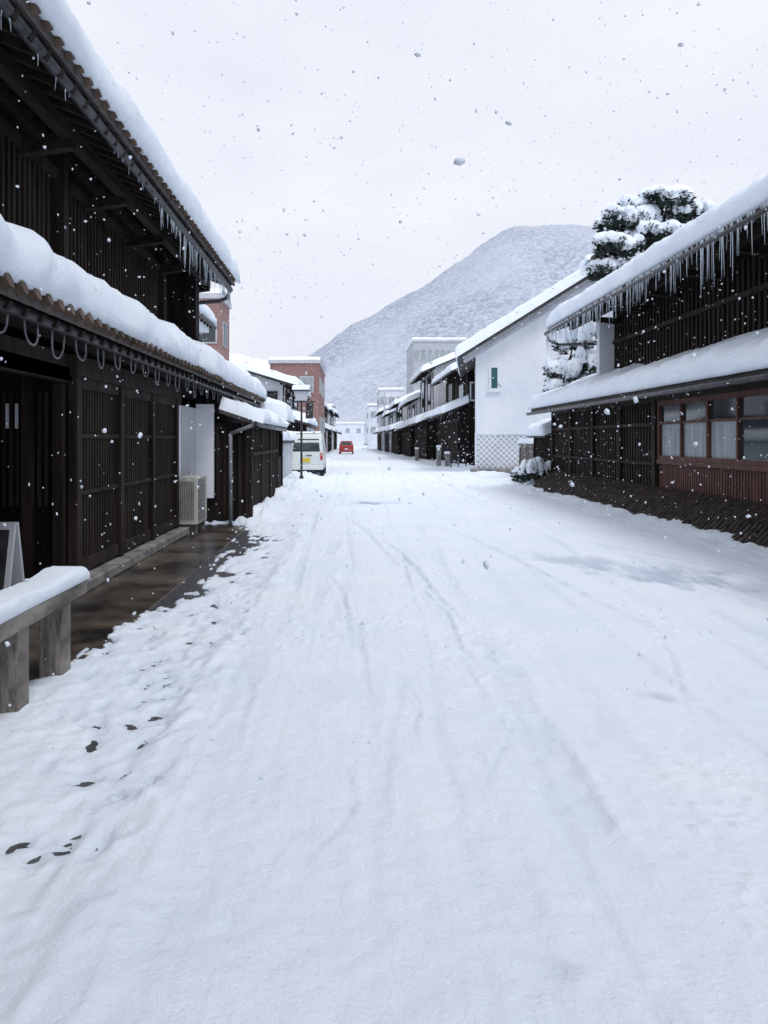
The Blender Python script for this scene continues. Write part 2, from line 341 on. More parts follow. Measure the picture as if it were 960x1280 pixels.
# ================================================================== LEFT TOWNHOUSE
def left_house():
    e=empty('wooden_townhouse')
    b=B(); b.box(-11,-3.0,8.11,14.6,-.02,2.95); b.box(-11,-3.9,-2,8.11,-.02,2.95); b.box(-11,-3.02,14.6,20.6,-.02,2.9); b.box(-3.9,-3.0,-2,5.0,-.02,2.95)
    b.make('lower_wall','wood',e)
    b=B(); b.box(-11,-3.5,-2,15.1,2.9,5.28); b.make('upper_wall','wood',e)
    b=B(); xr=-7.4; b.prism([(-11,-1.98,5.0),(-3.502,-1.98,5.0),(-3.502,-1.98,5.2),(xr,-1.98,6.75),(-11,-1.98,5.2)],(0,17.07,0)); b.make('gable','wood',e)
    b=B(); S=(-1.15,0,.46); roof_slab(b,(-2.4,-2.2,2.7),(-2.4,20.9,2.7),S,.1); b.make('lower_roof','tile',e)
    snow_slope('lower_roof_snow',(-2.42,-2.2,2.72),(-2.42,20.95,2.72),S,.42,e,ov=.09,amp=.05,step=.06,seed=3)
    gable_roof(e,-2.4,-7.4,-12.4,4.85,6.85,-2.3,15.75,.47,seed=8)
    b=B(); roof_slab(b,(-3.5,15.12,3.12),(-3.5,20.9,3.12),(-3,0,1.0)); b.make('rear_low_roof','tile',e)
    snow_slope('rear_low_roof_snow',(-3.45,15.15,3.13),(-3.45,20.95,3.13),(-3,0,1.0),.42,e,seed=13,ov=.02)
    b=B()
    y=-2.
    while y<20.8:
        b.tube((-2.35,y,2.70),(-2.47,y,2.665),.055,.055,8); y+=.235
    y=-2.
    while y<15.6:
        b.tube((-2.35,y,4.85),(-2.46,y,4.815),.05,.05,8); y+=.235
    b.make('tile_ends','tilered',e,smooth=False)
    b=B(); y=-2.
    while y<20.7:
        b.beam((-2.45,y,2.56),(-3.05,y,2.56+.24),.05,.07); y+=.3
    y=-2.2
    while y<15.7:
        b.beam((-2.45,y,4.70),(-3.55,y,4.70+.44),.06,.08); y+=.3
    b.beam((-2.95,-2.3,4.78),(-2.95,15.7,4.78),.12,.14); b.beam((-2.7,-2.3,2.56),(-2.7,20.8,2.56),.08,.09)
    b.box(-3.05,-2.96,-2,14.6,2.2,2.36)
    for y in np.arange(-1.5,15.6,1.9): b.beam((-3.5,y,4.62),(-2.9,y,4.70),.12,.14)
    b.make('rafters','woodh',e)
    b=B(); b.tube((-2.53,-2.3,2.60),(-2.53,20.9,2.54),.055); b.tube((-2.5,-2.3,4.75),(-2.5,15.8,4.69),.055)
    pts=[(-2.5,15.75,4.7),(-2.55,15.75,4.52),(-2.7,15.6,4.42),(-3.35,15.35,4.32),(-3.45,15.3,4.1),(-3.45,15.25,3.3)]
    for p,q in zip(pts,pts[1:]): b.tube(p,q,.04)
    b.make('gutters','metal',e,smooth=True)
    b=B(); y=3.2
    while y<20:
        w=R.uniform(.09,.14);dp=R.uniform(.13,.25);pr=None;sk=R.uniform(-.04,.04)
        for k in range(9):
            a=math.pi*k/8; p=(-2.53,y-w*math.cos(a)+sk*math.sin(a),2.53-dp*math.sin(a)**.6)
            if pr: b.tube(pr,p,.009,n=6)
            pr=p
        b.tube((-2.53,y+w,2.53),(-2.75,y+w+.12,2.62),.01,n=6)
        y+=.58+R.uniform(-.07,.07)
    b.make('gutter_hooks','metalgrey',e,smooth=True)
    icicles('icicles',(-2.5,10,4.66),(-2.5,15.7,4.66),60,.08,.6,e,r=.012); icicles('icicles_near',(-2.5,5,4.7),(-2.5,10,4.7),26,.03,.2,e,r=.008)
    b=B(); y=8.2
    while y<12.75:
        b.box(-3.0,-2.955,y,y+.045,.28,2.2); y+=.092
    b.make('lattice','wood2',e)
    b=B()
    for y in (8.11,9.65,11.2,12.75): b.box(-3.02,-2.90,y,y+.13,.13,2.36)
    for z in (.16,1.0,1.62,2.16): b.box(-3.0,-2.925,8.24,12.75,z,z+(.14 if z in(.16,2.16) else .05))
    b.box(-3.05,-2.88,8.05,12.95,2.28,2.50)
    b.make('lattice_frame','wood2',e,bevel=.006)
    b=B()
    for x in (-3.9,-3.45,-3.12): b.box(x,x+.1,8.0,8.105,0.1,2.5)
    y=5.1
    while y<8.0:
        b.box(-3.9,-3.86,y,y+.05,.1,2.1); y+=.12
    for x in np.arange(-3.82,-3.1,.075): b.box(x,x+.035,8.04,8.10,.9,2.1)
    b.box(-3.9,-2.98,4.95,5.1,0,2.6); b.box(-3.1,-2.96,5.1,8.1,2.22,2.5)
    b.make('entrance_frame','wood2',e)
    b=B(); 
    for x in (-3.72,-3.62,-3.52,-3.42): b.box(x,x+.03,8.02,8.035,1.72,1.98)
    b.make('entrance_light_slits','plastergrey',e)  # pale bars painted as daylight showing through the lattice
    b=B(); b.box(-3.86,-3.84,5.4,7.8,.1,2.0); b.make('entrance_shade','black',e)  # black panel stands for the shade inside the opening
    b=B(); b.box(-3.01,-2.975,12.9,13.35,.6,2.3); b.box(-3.6,-2.62,14.55,14.6,.5,2.28); b.make('plaster_panel','plaster',e)
    b=B(); b.box(-3.03,-2.96,13.35,14.55,.0,2.35); b.make('service_wall','plastergrey',e)
    b=B()
    for (ya,yb) in ((-1,3.2),(3.8,8.8),(9.4,13.6)):
        y=ya
        while y<yb: b.box(-3.5,-3.44,y,y+.055,3.75,4.62); y+=.125
        b.box(-3.5,-3.40,ya-.1,yb+.1,3.63,3.75); b.box(-3.5,-3.40,ya-.1,yb+.1,4.62,4.74)
    for y in (-1.9,3.5,9.1,13.9): b.box(-3.5,-3.38,y-.08,y+.08,3.1,5.2)
    b.box(-3.5,-3.42,-2,15.1,4.95,5.1)
    b.make('upper_lattice','wood2',e)
    b=B(); b.box(-3.5,-3.0,14.75,15.08,3.0,4.95); b.box(-3.5,-2.95,14.7,15.1,3.45,3.55); b.make('side_wing_wall','wood',e)
    b=B(); b.box(-2.93,-2.62,13.0,13.88,.16,.98); b.make('ac_casing','acwhite',e,bevel=.02)
    b=B()
    for z in np.arange(.24,.92,.045): b.box(-2.615,-2.60,13.06,13.62,z,z+.016)
    for x in np.arange(-2.9,-2.66,.03): b.box(x,x+.012,12.985,12.998,.25,.9)
    b.make('ac_grille','metalgrey',e)
    b=B(); b.box(-2.9,-2.65,13.1,13.2,.01,.16); b.box(-2.9,-2.65,13.7,13.8,.01,.16); b.make('ac_feet','stone',e)
    b=B(); b.box(-3.2,-1.97,14.62,19.9,-.05,1.92); b.make('annex_wall','wood',e)
    b=B(); y=14.7
    while y<19.85: b.box(-1.97,-1.935,y,y+.06,.1,1.85); y+=.15
    for y in (14.64,16.3,18,19.75): b.box(-1.98,-1.90,y,y+.12,.05,1.92)
    for x in np.arange(-2.58,-2.0,.14): b.box(x,x+.05,14.59,14.62,.1,1.85)
    b.box(-2.0,-1.9,14.6,19.9,1.3,1.36)
    b.make('annex_boards','wood2',e)
    b=B(); roof_slab(b,(-1.75,14.4,1.93),(-1.75,20.1,1.93),(-.75,0,.25),.07); b.make('annex_roof','tile',e)
    snow_slope('annex_roof_snow',(-1.75,14.4,1.935),(-1.75,20.1,1.935),(-.75,0,.25),.22,e,seed=21,amp=.08,taper=.25)
    b=B(); b.tube((-2.28,14.42,.02),(-2.28,14.42,1.72),.035); b.tube((-2.28,14.42,1.72),(-1.85,14.36,1.88),.035); b.tube((-1.74,14.35,1.88),(-1.74,20.1,1.86),.045)
    b.make('downpipe','metalgrey',e,smooth=True)
    return e
left_house()
e=empty('sandwich_board')
b=B(); b.hexa([(-3.45,6.75,.02),(-3.05,6.75,.02),(-3.05,6.8,.02),(-3.45,6.8,.02),(-3.45,6.95,.85),(-3.05,6.95,.85),(-3.05,6.99,.85),(-3.45,6.99,.85)])
b.hexa([(-3.45,7.18,.02),(-3.05,7.18,.02),(-3.05,7.22,.02),(-3.45,7.22,.02),(-3.45,6.995,.85),(-3.05,6.995,.85),(-3.05,7.03,.85),(-3.45,7.03,.85)]); b.make('boards','plastergrey',e)
b=B(); b.hexa([(-3.41,6.77,.12),(-3.09,6.77,.12),(-3.09,6.775,.12),(-3.41,6.775,.12),(-3.41,6.925,.79),(-3.09,6.925,.79),(-3.09,6.93,.79),(-3.41,6.93,.79)]); b.make('face','metal',e)

e=empty('wooden_railing')
b=B()
for y in (3.2,4.52,5.2): b.box(-2.09,-1.93,y-.08,y+.08,-.05,.50)
b.box(-2.12,-1.90,2.4,5.52,.50,.60)
b.make('posts_and_rail','greywood',e,bevel=.012)
snow_slope('rail_snow',(-1.91,2.4,.60),(-1.91,5.54,.60),(-.22,0,0.001),.11,e,ov=.02,amp=.022,step=.03,taper=.08,seed=2)

# ================================================================== RIGHT TOWNHOUSE
def right_house():
    e=empty('wooden_townhouse')
    b=B(); b.box(6.6,16,1,25,-.02,2.9); b.make('lower_wall','wood',e)
    b=B(); b.box(7.2,16,1,21.2,2.85,5.35); b.make('upper_wall','wood',e)
    b=B(); b.prism([(7.202,1.02,5.1),(15.99,1.02,5.1),(11.4,1.02,7.0),(7.202,1.02,5.3)],(0,20.1,0)); b.make('gable','wood',e)
    S=(1.4,0,.5); b=B(); roof_slab(b,(5.85,.8,2.6),(5.85,25.1,2.6),S); b.make('lower_roof','tile',e)
    snow_slope('lower_roof_snow',(5.83,.8,2.61),(5.83,25.2,2.61),S,.40,e,seed=31,step=.08,amp=.055)
    b=B(); roof_slab(b,(7.2,21.25,3.08),(7.2,25.1,3.08),(3,0,1)); b.make('rear_low_roof','tile',e); snow_slope('rear_low_roof_snow',(7.15,21.25,3.09),(7.15,25.2,3.09),(3,0,1),.4,e,seed=14,ov=.02)
    gable_roof(e,5.85,11.4,16.9,4.93,7.1,.7,22.9,.46,seed=40)
    b=B(); y=.9
    while y<25: b.beam((5.87,y,2.46),(6.65,y,2.46+.28),.05,.07); y+=.3
    y=.9
    while y<22.8: b.beam((5.87,y,4.79),(7.25,y,4.79+.53),.06,.08); y+=.32
    b.beam((6.5,.7,4.93),(6.5,22.8,4.93),.12,.14)
    for y in np.arange(1.5,21.5,1.9): b.beam((7.2,y,4.75),(6.45,y,4.83),.12,.14)
    b.make('rafters','woodh',e)
    b=B(); b.tube((5.76,.7,2.5),(5.76,25.2,2.45),.05); b.tube((5.76,.7,4.82),(5.76,22.9,4.76),.05)
    pts=[(5.78,22.8,4.76),(5.85,22.8,4.55),(6.1,22.7,4.42),(7.05,21.5,4.3),(7.1,21.3,4.0),(7.1,21.3,3.2)]
    for p,q in zip(pts,pts[1:]): b.tube(p,q,.04)
    b.make('gutters','metal',e,smooth=True)
    icicles('icicles',(5.74,7,4.9),(5.74,22.8,4.84),360,.08,.95,e,r=.0115)
    icicles('icicles_lower',(5.74,7,2.5),(5.74,25,2.46),30,.04,.14,e,r=.009)
    b=B(); b.box(6.75,7.195,20.95,21.2,3.35,4.95); b.make('wing_wall','plaster',e)
    b=B(); b.box(6.7,7.25,20.9,21.24,3.2,3.36); b.make('wing_wall_base','tile',e)
    b=B(); y=16.6
    while y<25: b.box(6.55,6.6,y,y+.08,.3,2.5); y+=.17
    for y in (16.45,18.6,20.7,22.8,24.85): b.box(6.48,6.62,y,y+.14,0,2.62)
    b.box(6.5,6.6,16.5,25,1.9,1.98); b.box(6.5,6.6,16.5,25,1.05,1.12)
    b.box(6.5,6.61,1,25,2.42,2.55)
    y=1.1
    while y<21: b.box(7.15,7.2,y,y+.07,3.3,4.9); y+=.19
    b.box(7.1,7.2,1,21.2,4.2,4.3)
    b.make('boards','wood2' ,e)
    f=B(); g=B(); c=B()
    W=1.12
    f.box(6.52,6.6,3.0,16.4,1.18,1.27); f.box(6.52,6.6,3.0,16.4,2.32,2.42); f.box(6.54,6.6,3.0,16.4,1.93,1.98)
    y=16.4; i=0
    while y>3.1:
        w=.05 if i%2 else .09
        f.box(6.52,6.6,y-w,y,1.27,2.32)
        c.box(6.585,6.598,y-W+.0,y-w,1.27,1.93 if i%4!=3 else 1.29); g.box(6.575,6.597,y-W,y-w,1.98,2.32)
        if i%4==3: g.box(6.575,6.597,y-W,y-w,1.29,1.93)
        y-=W; i+=1
    f.make('window_frames','redwood',e); g.make('window_glass','glass',e); c.make('frosted_panes','curtain',e)
    b=B(); y=3.
    while y<16.35: b.box(6.55,6.6,y,y+.06,.5,1.18); y+=.1
    b.box(6.50,6.6,3,16.4,1.10,1.18); b.box(6.50,6.6,3,16.4,.45,.53)
    b.make('red_slats','redwood',e)
    return e
right_house()
e=empty('slanted_guard_fence')
b=B(); y=2.
while y<24.6:
    dy=R.uniform(-.01,.01); p0=Vector((5.70+R.uniform(-.02,.02),y,.03)); p1=Vector((6.02,y+dy,.36)); p2=Vector((6.50,y+dy,.60))
    b.tube(p0,p1,.030,.030,6); b.tube(p1,p2,.030,.028,6); y+=.14
b.make('bamboo_slats','bamboo',e)
b=B(); b.tube((5.94,2,.14),(5.94,24.6,.14),.025); b.tube((6.26,2,.40),(6.26,24.6,.40),.025); b.tube((6.5,2,.56),(6.5,24.6,.56),.035); b.make('rails','wood',e)
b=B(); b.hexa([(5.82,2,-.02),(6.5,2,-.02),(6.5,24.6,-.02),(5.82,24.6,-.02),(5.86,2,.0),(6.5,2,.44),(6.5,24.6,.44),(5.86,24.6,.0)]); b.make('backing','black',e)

# ================================================================== KURA
def kura():
    e=empty('white_storehouse',(5.8,36,0),-.155)
    b=B(); b.prism([(0,0,-.1),(10.6,0,-.1),(10.6,0,5.9),(5.3,0,9.15),(0,0,5.9)],(0,9,0)); b.make('walls','plaster',e)
    b=B(); 
    for (d,o_) in ((.12,.25),(.30,.12)):
        b.beam((-.55,-o_/2,5.45+.1-d),(5.3,-o_/2,9.03+.1-d),o_,.14,(0,0,1)); b.beam((11.15,-o_/2,5.45+.1-d),(5.3,-o_/2,9.03+.1-d),o_,.14,(0,0,1))
    b.make('cornice','plastergrey',e)
    gable_roof(e,-.85,5.3,11.45,5.42,9.2,-.7,9.7,.55,seed=50)
    b=B(); b.box(5.12,5.48,-.85,9.8,9.3,9.72); b.tube((5.3,-.95,9.62),(5.3,-.78,9.62),.28,.28,12); b.make('ridge','tile',e,bevel=.05)
    snow_slope('ridge_snow',(4.95,-.95,9.66),(4.95,9.8,9.66),(.7,0,0.001),.32,e,ov=.08,seed=3,amp=.1)
    b=B(); b.box(.02,3.2,-.06,-.003,.1,1.85); b.make('tile_panel','plastergrey',e)
    b=B(); 
    x=-1.8
    while x<3.2:
        for sg in (1,-1):
            xa,xb=(x,x+1.75) if sg>0 else (x+1.75,x)
            p=[xa,.1];q=[xb,1.85]
            def cl(p,q):
                a=list(p);c=list(q)
                for pt,ot in ((a,c),(c,a)):
                    for lim,cond in ((.02,pt[0]<.02),(3.2,pt[0]>3.2)):
                        if cond:
                            t=(lim-ot[0])/(pt[0]-ot[0]+1e-9)
                            if t<0: return None
                            pt[1]=ot[1]+(pt[1]-ot[1])*t; pt[0]=lim
                return a,c
            if max(xa,xb)<=.02 or min(xa,xb)>=3.2: continue
            r=cl(p,q)
            if r: b.beam((r[0][0],-.075+.006*sg,r[0][1]),(r[1][0],-.075+.006*sg,r[1][1]),.03,.055,(0,0,1))
        x+=.26
    b.box(0,3.25,-.11,-.003,1.85,1.95); b.box(0,3.25,-.1,-.003,.0,.1); b.box(-.04,.03,-.1,-.003,.0,1.95); b.make('diamond_lattice','plaster',e)
    b=B(); b.box(.62,1.1,-.07,-.002,3.95,5.05); b.box(.55,1.17,-.12,-.002,3.85,3.95); b.make('window_surround','plaster',e)
    b=B(); b.box(.72,1.0,-.085,-.071,4.02,4.97); b.make('window_shutter','teal',e)
    b=B(); b.box(-.25,3.6,-.5,-.115,-.05,.28); b.make('stone_base','stone',e,bevel=.05)
    return e
kura()
e=empty('lattice_fence')
b=B()
for y in (27.5,28.6,29.7,30.8): b.box(6.72,6.84,y,y+.12,0,1.5)
b.box(6.74,6.82,27.5,30.9,1.35,1.45); b.box(6.74,6.82,27.5,30.9,.2,.3)
x=27.5
while x<30.7:
    b.beam((6.78,x,.3),(6.78,min(x+1,30.9),.3+min(1,30.9-x)*1.05),.03,.05); b.beam((6.77,x+ .0,1.35),(6.77,min(x+1,30.9),1.35-min(1,30.9-x)*1.05),.03,.05); x+=.3
b.make('lattice','greywood',e); snow_slope('cap_snow',(6.70,27.4,1.46),(6.70,31,1.46),(.18,0,.001),.2,e,ov=.04,seed=4)
e=empty('wooden_fence')
b=B(); b.box(6.55,6.65,25.1,27.4,0,1.75); b.box(6.5,9,27.42,27.5,0,1.7); b.make('boards','wood',e)
b=B(); 
for y in np.arange(25.15,27.3,.2): b.box(6.52,6.55,y,y+.06,.05,1.7)
for x in np.arange(6.6,9,.2): b.box(x,x+.08,27.39,27.42,.05,1.65)
b.make('battens','wood2',e)
b=B(); roof_slab(b,(6.3,25.1,1.74),(6.3,27.6,1.74),(.5,0,.2),.06); b.make('cap','tile',e)
snow_slope('cap_snow',(6.28,25.05,1.75),(6.28,27.6,1.75),(.5,0,.2),.4,e,seed=6,amp=.09)

# ================================================================== PINES
def pad(nd,sv,sf,c,rx,ry,rz,n,seed,cap):
    rr=random.Random(seed); c=Vector(c)
    for i in range(n):
        a=rr.uniform(0,2*math.pi); r=rr.random()**.35; z=rr.uniform(-1.1,.35)
        k=math.sqrt(max(0,1-z*z*.6)); w=1.04+.35*noise.noise(Vector((a*1.2,seed,z)))
        p=c+Vector((math.cos(a)*r*rx*k*w,math.sin(a)*r*ry*k*w,z*rz))
        d=Vector((math.cos(a)+rr.uniform(-.6,.6),math.sin(a)+rr.uniform(-.6,.6),rr.uniform(-.5,.5))).normalized()
        s=d.cross(UP).normalized()*rr.uniform(.015,.04); l=rr.uniform(.08,.20)
        u=s.cross(d).normalized()*s.length
        nd.poly([p-s,p+d*l,p+s]); nd.poly([p-u,p+d*l*.9,p+u])
    i0=len(sv);nr_,na=10,26
    for j in range(nr_+1):
        for k in range(na):
            a=2*math.pi*k/na; t=j/nr_; th=t*math.pi*.66
            w=1.06+.30*noise.noise(Vector((math.cos(a)*1.7,math.sin(a)*1.7,seed)))+.2*noise.noise(Vector((math.cos(a)*5,math.sin(a)*5,seed)))*t
            r=math.sin(min(th,math.pi/2))*(1 if t<.78 else 1-(t-.78)*.9)
            z=rz*(cap*math.cos(th)+.12*noise.noise(Vector((math.cos(a)*3,math.sin(a)*3,seed+5)))*t*3)+.05
            p=c+Vector((math.cos(a)*r*rx*w,math.sin(a)*r*ry*w,z)); p+=noise.noise_vector(p*2.2)*.10+noise.noise_vector(p*7)*.05
            sv.append(p)
    for j in range(nr_):
        for k in range(na):
            sf.append((i0+j*na+k,i0+(j+1)*na+k,i0+(j+1)*na+(k+1)%na,i0+j*na+(k+1)%na))
def pine(name,trunk,pads,seed=0,dens=1.,cap=1.0,nsub=9):
    e=empty(name); t=B(); pts=[Vector(p) for p in trunk]
    for i,(p,q) in enumerate(zip(pts,pts[1:])): 
        f=lambda k:(.20*(1-k/(len(pts)))+.03)*min(1,pts[-1].z/6+.2)
        t.tube(p,q,f(i),f(i+1),10)
    nd=B();sv=[];sf=[]
    for i,(c,rx,ry,rz) in enumerate(pads):
        c=Vector(c); q=min(pts,key=lambda p:(p-c).length+ (0 if p.z<c.z+.2 else 3)); m=(q+c)/2+Vector((0,0,-.1*rx))
        t.tube(q,m,.07*rx,.05*rx,7); t.tube(m,c-Vector((0,0,rz*.3)),.05*rx,.03*rx,7)
        for k in range(7):
            a=k*.9+seed; t.tube(c-Vector((0,0,rz*.3)),c+Vector((math.cos(a)*rx*.8,math.sin(a)*ry*.8,-rz*.3)),.025*rx,.008,5)
        for k in range(nsub):
            a=2*math.pi*k/(nsub-1)+i+R.uniform(-.2,.2); rr_=R.uniform(.45,.9) if k else 0
            cc=c+Vector((math.cos(a)*rx*rr_,math.sin(a)*ry*rr_,R.uniform(-.4,.4)*rz+(0 if k else .25*rz)))
            sc=R.uniform(.22,.46); pad(nd,sv,sf,cc,rx*sc,ry*sc,rz*.8*R.uniform(.6,1.1),int(330*rx*sc*2*dens),seed*31+i*7+k,cap)
    t.make('trunk_and_limbs','bark',e,smooth=True); nd.make('needles','needles',e); mkobj('snow_load',sv,sf,'snow',e,True)
    return e
pine('pine_tree',[(10.4,27,0),(10.5,27.1,2.5),(10.2,27,5),(10.6,27,7.2),(10.3,27,8.6),(10.6,27,9.6)],
 [((10.7,27,9.85),1.35,1.1,.45),((9.6,26.8,9.25),.95,.8,.44),((11.8,27,9.5),.85,.85,.45),((9.2,26.6,8.3),.8,.8,.42),((10.5,26.5,8.75),.9,.8,.45),((11.6,27.3,8.5),.9,.9,.45),((10.3,26.8,7.5),1.2,1.0,.42),((9.1,26.7,7.5),.7,.7,.38)],3,1.15,1.0,11)
pine('pine_tree',[(8.2,28.2,0),(8.1,28.2,2),(8.3,28.2,3.4),(8.0,28.2,4.6)],
 [((7.65,28,4.1),.6,.5,.40),((8.6,28,4.4),.65,.5,.40),((8.1,28.2,5.1),.6,.5,.36),((8.9,28.2,5.4),.55,.5,.36),((8.7,28,3.6),.7,.5,.38),((7.4,28,3.4),.45,.4,.34),((8.1,28,3.0),.6,.5,.3)],9,.6,1.4)
pine('shrub',[(6.4,25.4,0),(6.4,25.4,.4),(6.3,25.4,.7)],[((6.2,25.3,.55),.45,.4,.30),((6.3,26.4,.5),.45,.4,.30),((6.1,27.3,.35),.4,.35,.25)],15,.6,1.4)

# ================================================================== FAR HOUSES
townhouse('wooden_townhouse',6.3,1,45.5,56,z1=3.2,z2=5.7,depth=8,seed=61,rec=.6,ov=.9,up='wood',t=.4)
townhouse('wooden_townhouse',5.6,1,57.5,68,z1=2.9,z2=6.7,depth=9,seed=66,up='plastergrey',t=.45)
townhouse('plaster_townhouse',5.3,1,69,80,z1=2.7,z2=5.0,depth=8,seed=71,up='plaster',t=.45)
townhouse('wooden_townhouse',4.9,1,82,94,z1=2.7,z2=5.4,depth=8,seed=76,t=.45,up='plastergrey')
townhouse('plaster_townhouse',4.6,1,96,108,z1=2.7,z2=4.8,depth=8,seed=81,up='plaster',wall='plastergrey')
townhouse('wooden_townhouse',4.2,1,110,126,z1=2.7,z2=5.6,depth=8,seed=86,up='hazewall',wall='plastergrey')
e=empty('gable_window'); b=B(); b.box(6.98,8.1,45.44,45.50,3.9,5.05); b.make('frame','plaster',e); b=B(); b.box(7.05,7.5,45.41,45.44,4.0,4.95); b.box(7.58,8.03,45.41,45.44,4.0,4.95); b.make('glass','glass',e)
townhouse('plaster_townhouse',-4.0,-1,16.4,21.5,z1=2.4,z2=4.9,depth=5,seed=90,mid=False,wall='plaster',ov=.45,t=.36)
townhouse('wooden_townhouse',-2.7,-1,35.5,45,z1=2.4,z2=4.1,depth=3.8,seed=95,wall='wood',up='plastergrey',t=.4,ov=.6,slope=.3)
e=empty('side_window'); b=B(); b.box(-4.35,-3.45,35.42,35.5,2.75,3.85); b.make('frame','wood2',e); b=B(); b.box(-4.28,-3.93,35.38,35.42,2.85,3.75); b.box(-3.87,-3.52,35.38,35.42,2.85,3.75); b.make('glass','glass',e)
townhouse('plaster_townhouse',-2.9,-1,72,84,z1=2.6,z2=4.8,depth=8,seed=99,up='plaster')
townhouse('wooden_townhouse',-2.7,-1,86,100,z1=2.6,z2=5.0,depth=8,seed=103,up='plastergrey',wall='plastergrey')
townhouse('plaster_townhouse',-2.4,-1,102,120,z1=2.6,z2=5.2,depth=8,seed=107,up='hazewall',wall='plastergrey')

def block(name,x0,x1,y0,y1,z,mat,face_rows,cols,side,win_w=.9,win_h=1.1,snowt=.3,glass='glass'):
    e=empty(name); b=B(); b.box(x0,x1,y0,y1,-.05,z); b.make('walls',mat,e)
    g=B();f=B()
    for r in range(face_rows):
        zc=z-1.6-r*3.0
        if zc<1: break
        for c in range(cols):
            xc=x0+(x1-x0)*(c+.5)/cols; f.box(xc-win_w/2-.07,xc+win_w/2+.07,y0-.05,y0-.002,zc-win_h/2-.07,zc+win_h/2+.07); g.box(xc-win_w/2,xc+win_w/2,y0-.07,y0-.05,zc-win_h/2,zc+win_h/2)
        n=max(1,int((y1-y0)/2.5)); xs_=x1 if side<0 else x0
        for c in range(n):
            yc=y0+(y1-y0)*(c+.5)/n; sg=1 if side<0 else -1
            f.box(xs_+sg*.002,xs_+sg*.05,yc-.6,yc+.6,zc-win_h/2-.07,zc+win_h/2+.07); g.box(xs_+sg*.05,xs_+sg*.07,yc-.52,yc+.52,zc-win_h/2,zc+win_h/2)
    f.make('window_frames','concrete',e); g.make('window_glass',glass,e)
    b=B(); b.box(x0-.12,x1+.12,y0-.12,y1+.12,z,z+.25); b.make('parapet','concrete',e)
    snow_slope('roof_snow',(x0-.1,y0-.1,z+.255),(x0-.1,y1+.1,z+.255),(x1-x0+.2,0,.001),snowt,e,seed=int(z*7),step=.5)
    return e
block('brick_building',-13,-6.55,38,41,8.6,'brick',3,5,-1)
block('brick_building',-6.2,-2.5,58,70,7.4,'brick',2,2,-1,glass='curtain')
block('apartment_building',7.4,13.6,92,104,13.4,'gridwall',4,8,1,win_w=.6,win_h=1.2,glass='curtain')
block('concrete_building',4.6,8.6,128,140,9.8,'hazewall',3,3,1,glass='curtain')
block('concrete_building',3.2,9,150,165,8.2,'hazewall',2,3,1,glass='curtain')
block('concrete_building',-12,-3,125,140,7.0,'hazewall',2,3,-1,glass='curtain')
block('concrete_building',-16,3,190,205,5.5,'hazewall',1,7,-1,glass='curtain')

e=empty('garden_wall')
b=B(); b.box(-2.75,-2.45,23.2,31.5,-.05,1.55); b.make('wall','plastergrey',e); b=B(); roof_slab(b,(-2.35,23.1,1.58),(-2.35,31.6,1.58),(-.55,0,.12)); b.make('cap','tile',e)
snow_slope('cap_snow',(-2.33,23.1,1.59),(-2.33,31.6,1.59),(-.55,0,.12),.3,e,seed=5)
e=empty('porch'); b=B(); 
for y in (20.95,23): b.box(-2.2,-2.08,y,y+.12,0,2.15)
b.box(-3.4,-2.12,21,23.1,-.05,1.1); b.box(-3.4,-3.3,21,23.1,1.1,2.2); b.make('frame','wood',e)
b=B(); roof_slab(b,(-1.85,20.9,2.15),(-1.85,23.4,2.15),(-1.7,0,.55)); b.make('roof','tile',e)
snow_slope('roof_snow',(-1.85,20.9,2.16),(-1.85,23.4,2.16),(-1.7,0,.55),.4,e,seed=15,amp=.09)

